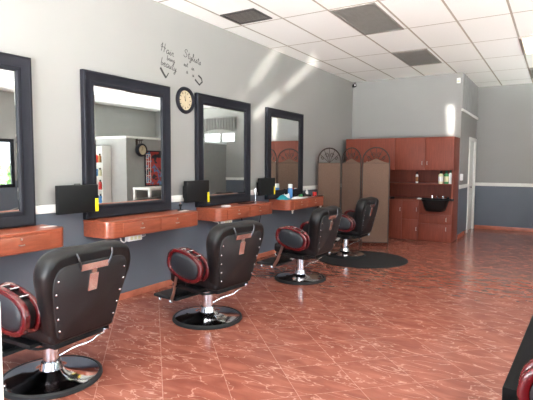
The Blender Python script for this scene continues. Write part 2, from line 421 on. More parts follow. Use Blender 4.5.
ceiling_grille('return_grille', 1.53, 2.08, 5.27, 6.46, 'large grey return air grille in the ceiling, the nearest to the camera', 26)
ceiling_grille('return_grille', 1.53, 2.08, 7.71, 8.83, 'large grey return air grille in the ceiling in front of the cabinets', 26)
ceiling_grille('return_grille', 3.36, 3.92, 10.15, 11.3, 'grey ceiling grille at the far right, beyond the ceiling lamp', 26)
t = thing('ceiling_lamp', 'warm flat lamp panel in the ceiling grid at the photo\'s right edge', 'lamp', (3.65, 8.31, ZC-.014))
mb = MB()
for lo, hi in (((-.3, -.6, 0), (.3, -.57, .014)), ((-.3, .57, 0), (.3, .6, .014)), ((-.3, -.57, 0), (-.27, .57, .014)), ((.27, -.57, 0), (.3, .57, .014))): mb.box(lo, hi, .002)
mb.build('frame', 'brushed_steel', t)
box('diffuser', (-.27, -.57, .004), (.27, .57, .012), 'lamp_diffuser', t)
# security camera in the corner
t = thing('security_camera', 'tiny black security camera under the ceiling in the far left corner', 'camera', (.05, Y1-.06, 3.17))
MB().box((-.035, -.07, -.03), (.035, .05, .03), .01, mtx=Matrix.Rotation(.6, 4, 'Z')).build('body', 'black_plastic', t)
MB().lathe([(.001, 0), (.02, .0), (.02, .025), (.001, .025)], 16, Matrix.Rotation(.6, 4, 'Z') @ Matrix.Translation((0, -.065, 0)) @ Matrix.Rotation(PI/2, 4, 'X')).build('lens', 'chrome', t)
MB().tube([(0, .02, .02), (.0, .05, .06), (0, .058, .085)], .008).build('bracket', 'black_plastic', t)
t = thing('motion_sensor', 'small white sensor box high on the partition corner', 'sensor', (2.18, Y1, 3.1))
MB().box((-.035, -.045, -.05), (.035, 0, .05), .01).build('housing', 'white_plastic', t)
MB().box((-.02, -.052, -.035), (.02, -.044, .0), .004).build('lens', 'cream_plastic', t)

# ------------------------------------------------------------------ mirrors
def rect_sweep(mb, w, h, prof):
    """profile (inset, height) mitred round a w x h rectangle standing in the Y-Z plane, facing +X"""
    R = []
    for u, d in prof:
        R.append([(d, -w/2+u, u), (d, w/2-u, u), (d, w/2-u, h-u), (d, -w/2+u, h-u)])
    mb.rings(R, cap0=False, cap1=False)
def make_mirror(w, h):
    t = thing('wall_mirror', '', 'mirror')
    mb = MB(); rect_sweep(mb, w, h, [(0, -.012), (0, .034), (.006, .042), (.022, .045), (.03, .040), (.095, .030), (.105, .034), (.122, .032), (.13, .024), (.13, .012), (.11, .0)])
    mb.build('frame', 'black_frame', t, angle=25)
    mb = MB(); b = .125
    fr = [(.0165, -w/2+b+.022, b+.022), (.0165, w/2-b-.022, b+.022), (.0165, w/2-b-.022, h-b-.022), (.0165, -w/2+b+.022, h-b-.022)]
    ed = [(.0125, -w/2+b, b), (.0125, w/2-b, b), (.0125, w/2-b, h-b), (.0125, -w/2+b, h-b)]
    bk = [(.006, -w/2+b, b), (.006, w/2-b, b), (.006, w/2-b, h-b), (.006, -w/2+b, h-b)]
    mb.rings([bk, ed, fr]); mb.build('glass', 'mirror_glass', t, smooth=False)
    return t
mir = [((1.265, 2.452), 'large black framed wall mirror at the left edge, nearest the camera'),
       ((2.968, 4.148), 'large black framed wall mirror reflecting a clock and product shelves, left of the wall clock'),
       ((4.632, 5.826), 'large black framed wall mirror reflecting bright windows, right of the wall clock'),
       ((6.30, 7.505), 'large black framed wall mirror reflecting the folding screen, farthest along the wall')]
m0 = make_mirror(1.2, 1.45)
for i, ((a, b), lab) in enumerate(mir):
    m = m0 if i == 0 else copy_tree(m0)
    m.location = (.018, (a+b)/2, .9055); m.scale = (1, (b-a)/1.2, .985)
    tag(m, lab, 'mirror', 'black framed mirrors along the left wall')

# ------------------------------------------------------------------ black holders and yellow tags beside the mirrors
def make_holder():
    t = thing('tool_holder', '', 'holder')
    MB().box((0, -.215, 0), (.05, .215, .262), .006).build('panel', 'black_plastic', t)
    mb = MB(); mb.box((-.05, -.13, .05), (.002, -.09, .2)); mb.box((-.05, -.17, .05), (.002, -.14, .2)); mb.build('bracket', 'black_plastic', t)
    MB().tube([(.025, -.03, .262), (.025, -.03, .270), (.025, .03, .270), (.025, .03, .262)], .004, 8).build('hanger', 'black_plastic', t)
    return t
hold = [(2.845, 'flat black wall holder left of the mirror that reflects the clock'),
        (4.56, 'flat black wall holder under the wall clock, left of the window-reflecting mirror'),
        (6.215, 'flat black wall holder left of the farthest mirror, above the cluttered shelf')]
h0 = make_holder()
for i, (y, lab) in enumerate(hold):
    h = h0 if i == 0 else copy_tree(h0)
    h.location = (.07, y, .982); tag(h, lab, 'holder', 'black holders beside the mirrors')
for y, z, x, lab in ((3.022, .985, .1202, 'yellow strip tag at the lower left of the clock-reflecting mirror'),
                  (4.738, .968, .1202, 'yellow strip tag at the lower left of the mirror below right of the wall clock'),
                  (6.39, .985, .1202, 'yellow strip tag at the lower left of the farthest mirror')):
    tag(MB().box((x, y, z), (x+.006, y+.035, z+.125), .002).build('yellow_tag', 'yellow'), lab, 'tag', 'yellow tags by the mirrors')

# ------------------------------------------------------------------ drawer shelves under the mirrors
def make_console():
    L, D, z0, z1 = 1.34, .36, .735, .90; r = .09
    t = thing('drawer_shelf', '', 'shelf')
    def outl(ins):
        P = [(ins, -L/2+ins), ]
        for k in range(7):
            a = -PI/2+PI/2*k/6; P.append((D-r+math.cos(a)*(r-ins), -L/2+r+math.sin(a)*(r-ins)))
        for k in range(7):
            a = PI/2*k/6; P.append((D-r+math.cos(a)*(r-ins), L/2-r+math.sin(a)*(r-ins)))
        P.append((ins, L/2-ins)); return P
    mb = MB(); mb.rings([[(x, y, z) for x, y in outl(i)] for i, z in ((.006, z0), (0, z0+.006), (0, z1-.022))])
    mb.build('body', 'cherry_y', t, angle=30)
    mb = MB(); mb.rings([[(x, y, z) for x, y in outl(i)] for i, z in ((0, z1-.0215), (-.0, z1-.02), (-.004, z1-.018), (-.004, z1-.004), (.0, z1))])
    mb.build('top', 'cherry_y', t, angle=30)
    for y0, y1 in ((-.50, -.012), (.012, .50)):
        dr = MB().box((D-.004, y0, z0+.02), (D+.008, y1, z1-.028), .004).build('drawer', 'cherry_y', t)
        yc = (y0+y1)/2
        MB().tube([(D+.006, yc-.022, .805), (D+.02, yc-.018, .803), (D+.02, yc+.018, .803), (D+.006, yc+.022, .805)], .0045, 8).build('handle', 'brushed_steel', dr)
        MB().lathe([(.001, 0), (.009, 0), (.009, .006), (.001, .008)], 12, Matrix.Translation((D+.007, yc, .848)) @ Matrix.Rotation(PI/2, 4, 'Y')).build('lock', 'brushed_steel', dr)
    return t
con = [(1.87, 'cherry wood drawer shelf under the nearest mirror, cut by the left edge'),
       (3.645, 'cherry wood drawer shelf with a white power strip beneath, under the clock-reflecting mirror'),
       (5.335, 'cherry wood drawer shelf right of the wall clock, with a white paper disc on it'),
       (7.115, 'cherry wood drawer shelf farthest along the wall, cluttered with bottles and cloths')]
c0 = make_console()
for i, (y, lab) in enumerate(con):
    c = c0 if i == 0 else copy_tree(c0)
    c.location = (.002, y, 0); tag(c, lab, 'shelf', 'drawer shelves along the left wall')

# power strips under the shelves
def power_strip(y, n, lab):
    t = thing('power_strip', lab, 'power strip', (.27, y, .70))
    MB().box((-.03, -.09, -.03), (.03, .09, .03), .008).build('housing', 'white_plastic', t)
    for k in (-1, 0, 1): MB().box((.029, k*.05-.016, -.016), (.0315, k*.05+.016, .016), .001).build('socket', 'cream_plastic', t)
    pts = catmull([(0, -.08, -.01), (.01, -.13, -.03), (.0, -.16, -.01), (-.02, -.15, .012), (-.1, -.12, .012), (-.2, -.05, .01)], 6, False)
    MB().tube(pts, .006, 8).build('cord', 'white_plastic', t)
    if n: MB().tube(catmull([(0, .085, .0), (.01, .13, .0), (.0, .16, .01), (-.05, .15, .018)], 6, False), .006, 8).build('cord', 'white_plastic', t)
power_strip(3.36, 1, 'white power strip with looped cord under the shelf left of the wall clock')
power_strip(4.94, 0, 'white power strip under the shelf right of the wall clock')
for y, lab in ((6.62, 'small white bottle hook under the near end of the cluttered shelf'), (7.66, 'small white hook under the far end of the cluttered shelf')):
    t = thing('shelf_hook', lab, 'hook', (.33, y, .735), group='white hooks under the farthest shelf')
    MB().lathe([(.001, -.06), (.012, -.055), (.012, -.02), (.02, -.018), (.02, 0), (.001, 0)], 14).build('peg', 'white_plastic', t)
# hanging black cord between the second and third shelf
MBc = MB().tube(catmull([(.03, 5.62, .728), (.05, 5.66, .52), (.05, 5.80, .36), (.05, 6.02, .45), (.06, 6.12, .728)], 8, False), .006, 8)
tag(MBc.build('hanging_cord', 'black_plastic'), 'thin dark cord looping below the shelf right of the wall clock', 'cord')

# ------------------------------------------------------------------ things on the shelves
def bottle(name, x, y, z, r, h, body, cap, lab, caph=.25, group=None, cat='bottle', neck=.45, label_m=None):
    t = thing(name, lab, cat, (x, y, z), group=group); hb = h*(1-caph)
    MB().lathe([(.001, 0), (r*.95, 0), (r, .006), (r, hb*.82), (r*.85, hb*.93), (r*neck, hb), (.001, hb)], 20).build('body', body, t)
    MB().lathe([(.001, hb), (r*neck*1.15, hb), (r*neck*1.1, h-.004), (r*neck*.9, h), (.001, h)], 16).build('cap', cap, t)
    if label_m: MB().lathe([(r*1.01, hb*.2), (r*1.02, hb*.21), (r*1.02, hb*.7), (r*1.01, hb*.71)], 20).build('paper_label', label_m, t)
    return t
ZT = .9005
def cloth(name, x, y, z, sx, sy, h, m, lab, seed):
    random.seed(seed); b = bmesh.new(); bmesh.ops.create_grid(b, x_segments=12, y_segments=12, size=.5)
    for v in b.verts:
        u, w = v.co.x, v.co.y; e = max(abs(u), abs(w))*2
        k = max(0, 1-e**3)
        v.co = Vector((u*sx*(1+.1*math.sin(9*w+seed)), w*sy*(1+.12*math.cos(8*u+seed)), .004+h*k*(.55+.45*math.sin(4*u+3*w+seed)*math.cos(3*u-4*w))))
    g = bmesh.ops.extrude_face_region(b, geom=list(b.faces)); vv = [v for v in g['geom'] if isinstance(v, bmesh.types.BMVert)]
    for v in vv: v.co.z = 0.0
    mb = MB(); mb._merge(b); o = mb.build(name, m); o.location = (x, y, z)
    return tag(o, lab, 'cloth')
bottle('spray_bottle', .16, 6.85, ZT, .04, .235, 'blue_plastic', 'white_plastic', 'blue bottle with white cap on the farthest shelf', .28, neck=.8)
cloth('folded_towel', .20, 6.56, ZT, .2, .22, .07, 'teal_cloth', 'crumpled teal cloth at the near end of the cluttered shelf', 2)
cloth('paper_towel', .14, 6.74, ZT, .11, .09, .13, 'white_cloth', 'crumpled white tissue standing behind the teal cloth', 5)
cloth('hand_towel', .285, 6.93, ZT, .11, .38, .03, 'white_cloth', 'flat white towel on the front of the cluttered shelf', 3)
bottle('red_jar', .23, 7.62, ZT, .035, .075, 'red_plastic', 'red_plastic', 'small red jar at the far end of the cluttered shelf', .3, cat='jar', neck=.9)
bottle('gel_jar', .17, 7.20, ZT, .035, .07, 'green_plastic', 'black_plastic', 'small green jar among the black tools on the farthest shelf', .3, cat='jar', neck=.9)
t = thing('hair_clipper', 'black hair clipper lying on the farthest shelf behind the towel', 'clipper', (.16, 7.06, ZT), .5)
MB().box((-.025, -.075, 0), (.025, .075, .045), .014).build('body', 'black_plastic', t)
MB().box((-.022, .074, .008), (.022, .092, .034), .003).build('blade', 'chrome', t)
t = thing('hair_dryer', 'black hair dryer lying against the farthest mirror', 'hair dryer', (.15, 7.35, ZT), .3)
MB().lathe([(.001, -.1), (.03, -.1), (.034, -.08), (.036, .02), (.028, .08), (.024, .11), (.001, .11)], 18, Matrix.Translation((0, 0, .037)) @ Matrix.Rotation(PI/2, 4, 'X')).build('barrel', 'black_plastic', t)
MB().tube([(.02, .03, .03), (.09, .05, .022), (.13, .05, .02)], [.018, .017, .015], 10).build('handle', 'black_plastic', t)
bottle('cream_bottle', .14, 7.5, ZT, .025, .13, 'white_plastic', 'white_plastic', 'small white bottle in front of the right side of the farthest mirror', .3)
t = thing('comb_tray', 'low reddish tray at the far end of the cluttered shelf', 'tray', (.2, 7.66, ZT))
mb = MB(); mb.box((.06, -.1, 0), (.14, .1, .012), .003); mb.build('tray', 'red_lacquer', t)
t = thing('paper_disc', 'round white paper pad on the shelf right of the wall clock', 'paper pad', (.22, 5.0, ZT))
MB().lathe([(.001, 0), (.065, 0), (.065, .008), (.055, .012), (.001, .013)], 28).build('pad', 'white_cloth', t)
t = thing('clipper_stand', 'slim chrome tool standing at the right of the mirror that reflects windows', 'tool', (.12, 5.86, ZT))
MB().lathe([(.001, 0), (.03, 0), (.03, .008), (.008, .014), (.008, .13), (.014, .135), (.014, .2), (.006, .215), (.001, .216)], 16).build('tool', 'chrome', t)
MB().tube(catmull([(.0, .02, .01), (.06, -.1, .006), (.1, -.25, .006), (.06, -.38, .006), (-.02, -.42, .006)], 8, False), .006, 8).build('cord', 'black_plastic', t)
t = thing('clipper_stand', 'small chrome clip holder at the right of the mirror that reflects the clock', 'tool', (.13, 4.22, ZT))
MB().lathe([(.001, 0), (.035, 0), (.035, .01), (.01, .014), (.012, .05), (.02, .055), (.02, .075), (.001, .08)], 16).build('tool', 'black_plastic', t)
MB().lathe([(.001, .08), (.012, .08), (.014, .095), (.001, .1)], 12).build('knob', 'chrome', t)
for x, y, lab in ((.2, 2.47, 'white card lying on the right end of the nearest shelf'), (.2, 4.2, 'white card lying on the right end of the shelf left of the wall clock')):
    tag(MB().box((x-.03, y-.06, ZT), (x+.03, y+.06, ZT+.003)).build('card', 'white_plastic'), lab, 'card')

# ------------------------------------------------------------------ wall clock and lettering
t = thing('wall_clock', 'round wall clock with dark rim and cream face between two mirrors', 'clock', (.001, 4.453, 2.218), group=None)
RX = Matrix.Rotation(PI/2, 4, 'Y')
MB().lathe([(.118, .0), (.158, 0), (.163, .012), (.155, .034), (.142, .042), (.126, .036), (.117, .02)], 48, RX).build('rim', 'black_frame', t)
face = MB().lathe([(.001, .0), (.12, .0), (.12, .012), (.001, .012)], 48, RX).build('face', 'clock_face', t)
nm = MB()
for k in range(12):
    a = 2*PI*k/12; c = (.0125, math.sin(a)*.092, math.cos(a)*.092)
    nm.box((-.0006, -.004, -.012), (.0008, .004, .012), mtx=Matrix.Translation(c) @ Matrix.Rotation(-a, 4, 'X'))
nm.build('numerals', 'ink', face)
for nme, a, ln, w in (('hour_hand', math.radians(-20), .05, .006), ('minute_hand', math.radians(8), .08, .004)):
    MB().box((.0135, -w/2, -.012), (.0145, w/2, ln), mtx=Matrix.Rotation(-a, 4, 'X')).build(nme, 'ink', t)
MB().lathe([(.001, .012), (.006, .012), (.006, .018), (.001, .018)], 12, RX).build('hub', 'ink', t)

GL = {  # single stroke script letters: advance, strokes
 'H': (.9, [[(.0, .55), (.12, .75), (.22, .98), (.2, .5), (.14, 0)], [(.62, 1.0), (.6, .5), (.55, .0)], [(.02, .42), (.3, .52), (.58, .55), (.8, .45)]]),
 'a': (.55, [[(.42, .42), (.22, .46), (.06, .26), (.1, .04), (.28, .04), (.42, .3), (.42, .1), (.55, .05)]]),
 'i': (.32, [[(.0, .08), (.12, .42), (.1, .1), (.2, .02), (.32, .1)], [(.15, .58), (.17, .62)]]),
 'r': (.42, [[(.0, .08), (.08, .42), (.14, .36), (.28, .44), (.24, .1), (.42, .06)]]),
 'S': (.8, [[(.62, .78), (.5, 1.0), (.22, .92), (.18, .66), (.45, .5), (.6, .3), (.45, .04), (.15, .02), (.02, .2)]]),
 't': (.36, [[(.16, .8), (.12, .2), (.2, .02), (.36, .1)], [(.0, .55), (.32, .6)]]),
 'y': (.5, [[(.02, .42), (.08, .12), (.24, .1), (.36, .42), (.32, -.1), (.18, -.4), (.06, -.28), (.3, -.02), (.5, .1)]]),
 'l': (.32, [[(.0, .1), (.18, .7), (.16, .96), (.08, .8), (.1, .1), (.2, .02), (.32, .1)]]),
 's': (.38, [[(.0, .08), (.18, .44), (.26, .2), (.14, .0), (.02, .06)], [(.2, .04), (.38, .1)]]),
 'b': (.46, [[(.12, .95), (.08, .3), (.1, .04), (.28, .04), (.34, .28), (.16, .36)], [(.3, .3), (.46, .25)]]),
 'n': (.5, [[(.02, .42), (.06, .02), (.14, .34), (.28, .42), (.34, .06), (.5, .08)]]),
 'g': (.48, [[(.36, .4), (.16, .44), (.06, .2), (.2, .06), (.34, .3), (.32, -.2), (.16, -.38), (.06, -.25), (.48, .1)]]),
 'e': (.4, [[(.04, .2), (.28, .3), (.2, .45), (.06, .3), (.1, .05), (.24, .02), (.4, .12)]]),
 'u': (.5, [[(.02, .42), (.06, .08), (.22, .06), (.34, .42), (.36, .08), (.5, .08)]]),
 'o': (.45, [[(.2, .44), (.06, .24), (.16, .04), (.32, .14), (.28, .38), (.2, .44)], [(.3, .36), (.45, .34)]]),
}
def write(mb, s, y, z, size, slope, wd):
    x = 0
    for ch in s:
        if ch == ' ': x += .4; continue
        adv, st = GL[ch]
        for S in st:
            pts = catmull(S, 4, False) if len(S) > 2 else S
            P = []
            for (a, b) in pts:
                uu = (x+a+.18*b)*size; vv = b*size
                P.append((.0018, y+uu, z+vv+uu*slope))
            mb.strip(P, wd, .0012, (1, 0, 0))
        x += adv
t = thing('wall_lettering', 'black script lettering about hair stylists and beauty high on the left wall above the clock', 'lettering', (0, 0, 0))
for wd_, y, z, sz, sl, th in (('Hair', 4.05, 2.735, .10, -.17, .0065), ('Stylists', 4.44, 2.745, .095, -.17, .0065), ('bring', 4.15, 2.645, .062, -.10, .0055), ('beauty', 4.05, 2.575, .095, -.16, .007),
                      ('out', 4.44, 2.63, .06, -.05, .006), ('in', 4.585, 2.605, .06, -.05, .006), ('a', 4.485, 2.55, .06, -.05, .006), ('u', 4.60, 2.525, .065, -.05, .006)):
    mb = MB(); write(mb, wd_, y, z, sz, sl, th); mb.build('word', 'ink', t, smooth=False)
mb = MB(); mb.strip([(.0018, 4.045, 2.54), (.0018, 4.10, 2.475), (.0018, 4.135, 2.44)], .026, .0012, (1, 0, 0))
mb.strip([(.0018, 4.18, 2.50), (.0018, 4.135, 2.44)], .012, .0012, (1, 0, 0)); mb.build('comb_figure', 'ink', t, smooth=False)
mb = MB(); mb.strip([(.0018, 4.715, 2.56), (.0018, 4.775, 2.53), (.0018, 4.79, 2.49), (.0018, 4.735, 2.445), (.0018, 4.65, 2.50)], .022, .0012, (1, 0, 0)); mb.build('dryer_figure', 'ink', t, smooth=False)

# ------------------------------------------------------------------ barber chairs
def make_chair():
    t = thing('barber_chair', '', 'chair')
    # base
    MB().lathe([(.001, .002), (.300, .002), (.305, .03), (.27, .038), (.19, .046), (.11, .058), (.075, .075), (.062, .12), (.001, .12)], 56).build('base', 'chrome', t)
    MB().lathe([(.296, .0), (.318, .0), (.325, .008), (.322, .026), (.312, .034), (.302, .034)], 56).build('base_rim', 'black_rubber', t)
    MB().lathe([(.001, .12), (.052, .12), (.052, .27), (.044, .275), (.044, .335), (.001, .335)], 28).build('column', 'chrome', t)
    MB().lathe([(.0455, .262), (.058, .262), (.060, .30), (.0455, .305)], 28).build('column_collar', 'black_plastic', t)
    MB().tube(catmull([(-.03, -.04, .15), (-.07, -.13, .185), (-.12, -.22, .205), (-.14, -.27, .235), (-.15, -.31, .24)], 6, False), .006, 10).build('pump_lever', 'chrome', t)
    # seat
    mb = MB(); mb.box((-.32, -.21, .325), (.17, .21, .36), .01); mb.box((-.2, -.29, .335), (.12, -.2, .36), .006); mb.box((-.2, .2, .335), (.12, .29, .36), .006)
    mb.build('seat_frame', 'black_plastic', t)
    MB().box((-.34, -.245, .355), (.25, .245, .475), .045, 4).build('seat_cushion', 'black_leather', t)
    # U shaped recline bar under the back
    MB().tube(catmull([(.06, .24, .325), (-.08, .245, .315), (-.17, .21, .305), (-.19, .1, .30), (-.19, -.1, .30), (-.17, -.21, .305), (-.08, -.245, .315), (.06, -.24, .325)], 5, False), .009, 8).build('recline_bar', 'black_plastic', t)
    # backrest
    lean = math.radians(11); ox, oz = -.335, .36
    def P(w, y, u):   # w forward from the rear face, u up the back
        return (ox+w*math.cos(lean)-u*math.sin(lean), y, oz+u*math.cos(lean)+w*math.sin(lean))
    half = [(.0, -.005), (.15, -.003), (.22, .012), (.25, .07), (.272, .18), (.305, .30), (.332, .40), (.33, .475), (.295, .54), (.22, .568), (.13, .572), (.0, .568)]
    outl = half[:-1] + [half[-1]] + [(-y, u) for y, u in reversed(half[1:-1])]
    outl = catmull(outl, 4)
    cy, cu = 0, .30
    def sc(o, s, ins=0): return [(y*s, cu+(u-cu)*s) for y, u in o]
    bk = MB(); bk.rings([[P(w, y, u) for y, u in sc(outl, s)] for w, s in ((0, .90), (.004, .955), (.02, .99), (.045, 1.0), (.085, 1.0), (.115, .975), (.135, .92), (.145, .82), (.149, .55), (.150, .2))])
    bk = bk.build('backrest', 'black_leather', t, angle=60)
    ph = [(.0, .03), (.16, .03), (.21, .045), (.232, .12), (.258, .25), (.278, .35), (.273, .43), (.235, .485), (.13, .497), (.0, .497)]
    po = catmull(ph + [(-y, u) for y, u in reversed(ph[1:-1])], 4)
    pn = MB().rings([[P(w, y*s, .27+(u-.27)*s) for y, u in po] for w, s in ((.002, 1.0), (-.006, 1.0), (-.010, .985))]).build('back_panel', 'black_vinyl', t, angle=60)
    for y, u in ((.208, .09), (.226, .17), (.242, .25), (.258, .33), (.252, .41)):
        for s in (-1, 1):
            MB().lathe([(.0075, 0), (.0075, .002), (.004, .006), (.0005, .007)], 10, Matrix.Translation(P(-.009, s*y, u)) @ Matrix.Rotation(-PI/2-lean, 4, 'Y')).build('stud', 'chrome', pn)
    def plate(y0, y1, u0, u1):
        m_ = MB(); R = []
        for w in (-.010, -.016): R.append([P(w, y0, u0), P(w, y1, u0), P(w, y1, u1), P(w, y0, u1)])
        m_.rings(R); return m_
    hp = plate(-.105, .105, .445, .487).build('headrest_plate', 'chrome', t, smooth=False)
    plate(-.034, .034, .305, .418).build('slide_plate', 'chrome', hp, smooth=False)
    plate(-.018, .018, .418, .446).build('link', 'brushed_steel', hp, smooth=False)
    for s in (-1, 1):
        MB().tube(catmull([P(-.014, s*.105, .462), P(-.018, s*.118, .50), P(-.010, s*.130, .535), P(.006, s*.135, .555)], 5, False), .006, 8).build('clip', 'dark_metal', hp)
    MB().lathe([(.001, 0), (.016, 0), (.018, .012), (.012, .028), (.001, .03)], 14, Matrix.Translation(P(.01, -.17, -.012)) @ Matrix.Rotation(PI, 4, 'X')).build('knob', 'chrome', bk)
    # arms
    tilt = math.radians(-14); ca, sa = math.cos(tilt), math.sin(tilt)
    def A(p, y): return (-.06 + p[0]*ca + p[1]*sa, y, .565 - p[0]*sa + p[1]*ca)
    ov = superell(.215, .128, 2.5, 44)
    def ring(y0, y1):
        R = []
        for s, y in ((1.0, y0+.006), (1.0, y1-.006), (.965, y1), (.80, y1), (.765, y1-.008), (.765, y0+.008), (.80, y0), (.965, y0), (1.0, y0+.006)):
            R.append([A((a*s if s > .9 else a*(s+.035), b*s), y) for a, b in ov])
        return MB().rings(R, cap0=False, cap1=False)
    for s in (1, -1):
        y = (lambda v: s*v)
        rg = ring(*sorted((y(.325), y(.365)))).build('armrest', 'red_lacquer', t, angle=50)
        pd = MB().rings([[A((a*k, b*k), y(v)) for a, b in ov] for v, k in ((.33, .80), (.352, .80), (.362, .74), (.369, .6), (.372, .3))])
        pd.build('arm_pad', 'grey_pad', rg, angle=60)
        ir = ring(*sorted((y(.245), y(.275)))).build('inner_ring', 'red_lacquer', rg, angle=50)
        MB().rings([[A((a*k, b*k), y(v)) for a, b in ov] for v, k in ((.255, .74), (.256, .84), (.262, .86), (.325, .86), (.33, .78))]).build('arm_body', 'black_leather', rg, angle=60)
        for ang in (62, 88, 116):
            a_ = math.radians(180-ang) if False else math.radians(ang)
            q = (.205*math.cos(a_)*.98, .128*math.sin(a_)*.96)
            MB().tube([A(q, y(.27)), A(q, y(.328))], .0115, 10).build('spacer', 'chrome', rg)
        MB().tube([A((.0, -.12), y(.29)), A((-.01, -.19), y(.28))], .016, 8).build('arm_post', 'black_plastic', rg)
    # legrest and footrest
    MB().box((-.011, -.19, -.17), (.013, .19, .01), .01, 3, Matrix.Translation((.228, 0, .36)) @ Matrix.Rotation(math.radians(-14), 4, 'Y')).build('legrest', 'black_leather', t)
    fr = MB().box((.22, -.19, .165), (.54, .19, .195), .012, 3).build('footrest', 'black_rubber', t)
    for s in (-1, 1):
        MB().strip([(.08, s*.31, .455), (.17, s*.26, .28), (.27, s*.205, .165)], .038, .007, (.2, s, .0)).build('footrest_arm', 'brushed_steel', t)
        MB().lathe([(.001, 0), (.014, 0), (.014, .018), (.008, .03), (.001, .032)], 12, Matrix.Translation((.48, s*.16, .134))).build('glide', 'chrome', fr)
        MB().lathe([(.001, 0), (.014, 0), (.014, .018), (.008, .03), (.001, .032)], 12, Matrix.Translation((.32, s*.17, .134))).build('glide', 'chrome', fr)
        MB().tube(catmull([(.05, s*.24, .36), (.13, s*.25, .33), (.2, s*.235, .31), (.25, s*.2, .335)], 4, False), .008, 8).build('support_rod', 'chrome', t)
    return t
chairs = [((1.07, 1.885), PI+math.radians(3), 'black barber chair nearest the camera, cut by the left edge'),
          ((1.164, 3.43), PI+math.radians(-5), 'black barber chair with red arms, second from the camera, below the third mirror'),
          ((1.168, 5.29), PI+math.radians(-1), 'black barber chair third from the camera, at the near end of the cluttered shelf'),
          ((1.055, 7.06), PI+math.radians(-1), 'black barber chair standing half on the round mat, farthest from the camera'),
          ((3.965, 1.73), math.radians(180), 'black barber chair at the lower right edge, only its red arm showing')]
ch0 = make_chair()
for i, (p, rz, lab) in enumerate(chairs):
    c = ch0 if i == 0 else copy_tree(ch0)
    c.location = (*p, .001 if i != 3 else .013); c.rotation_euler = (0, 0, rz)
    tag(c, lab, 'chair', 'barber chairs')

# round rubber mat
mt = MB().lathe([(.001, 0), (.68, 0), (.69, .004), (.68, .012), (.001, .012)], 64).build('floor_mat', 'black_rubber')
mt.location = (1.37, 6.96, .0005); tag(mt, 'round black rubber mat on the floor under the farthest chair', 'mat')

# black bench at the lower right
t = thing('waiting_bench', 'low black bench with a flat top at the lower right edge', 'bench', (0, 0, 0))
MB().box((0, 0, .43), (.45, 1.3, .50), .008).build('bench_top', 'bench_black', t)
t.location = (3.745, 2.19, 0); t.rotation_euler = (0, 0, math.radians(-2.95))
for x in (.05, .4):
    for y in (.06, 1.24): MB().box((x-.025, y-.025, 0), (x+.025, y+.025, .431), .004).build('leg', 'black_plastic', t)
# white stand at the left edge
t = thing('white_stand', 'white upright stand in the left foreground, only its edge showing', 'stand', (2.398, .80, 0))
MB().lathe([(.001, .03), (.028, .03), (.028, .99), (.022, 1.02), (.001, 1.02)], 20).build('post', 'white_plastic', t)
MB().lathe([(.001, 0), (.15, 0), (.15, .015), (.04, .03), (.001, .03)], 32).build('base', 'white_plastic', t)

# ------------------------------------------------------------------ folding screen
t = thing('folding_screen', 'three panel folding screen of brown burlap with arched iron tops in the far left corner', 'screen')
pts = [(.07, 8.05), (.45, 8.30), (.91, 8.12), (1.36, 8.35)]
for (a, b) in zip(pts[:-1], pts[1:]):
    A_, B_ = Vector((*a, 0)), Vector((*b, 0)); dv = B_-A_; w = dv.length-.012; ang = math.atan2(dv.y, dv.x)
    mtx = Matrix.Translation(A_+dv.normalized()*.006) @ Matrix.Rotation(ang, 4, 'Z'); H = 1.535; T = 1.765; z0 = .07
    fm = MB(); r = .012
    arch = [(w/2-math.cos(PI*k/16)*(w/2-r), 0, H+math.sin(PI*k/16)*(T-H)) for k in range(17)]
    fm.tube([(r, 0, 0)]+[(r, 0, H)]+arch[1:-1]+[(w-r, 0, H)]+[(w-r, 0, 0)], r, 8)
    fm.tube([(r, 0, H-.045), (w-r, 0, H-.045)], .008, 8); fm.tube([(r, 0, z0), (w-r, 0, z0)], .009, 8)
    for k in range(5):
        a_ = PI*(k+1)/6
        fm.tube([(w/2, 0, H-.045), (w/2-math.cos(a_)*(w/2-r)*.95, 0, H+math.sin(a_)*(T-H)*.97)], .005, 6)
    for s in (-1, 1):
        sp = [(w/2+s*(.045+.038*math.cos(q)*(1-q/11)), 0, H+.095+.05*math.sin(q)*(1-q/11)) for q in [k*.45 for k in range(18)]]
        fm.tube(sp, .006, 6)
        sp = [(w/2+s*(.13+.028*math.cos(q)*(1-q/11)), 0, H+.04+.038*math.sin(q)*(1-q/11)) for q in [k*.45 for k in range(18)]]
        fm.tube(sp, .006, 6)
    bmesh.ops.transform(fm.bm, matrix=mtx, verts=fm.bm.verts)
    fo = fm.build('frame', 'wrought_iron', t)
    cl = MB(); n = 12
    # cloth with an ogee top
    def top(x): 
        q = abs(x/w-.5)*2; return H-.045+ (.085*(1-q)**1.5 if a != pts[0] else 0)
    R = []
    for yy in (-.006, .006):
        R.append([(r+(w-2*r)*k/n, yy, top(r+(w-2*r)*k/n)) for k in range(n+1)] + [(w-r, yy, z0), (r, yy, z0)])
    cl.rings(R); bmesh.ops.transform(cl.bm, matrix=mtx, verts=cl.bm.verts)
    cl.build('cloth_panel', 'burlap', t, smooth=False)

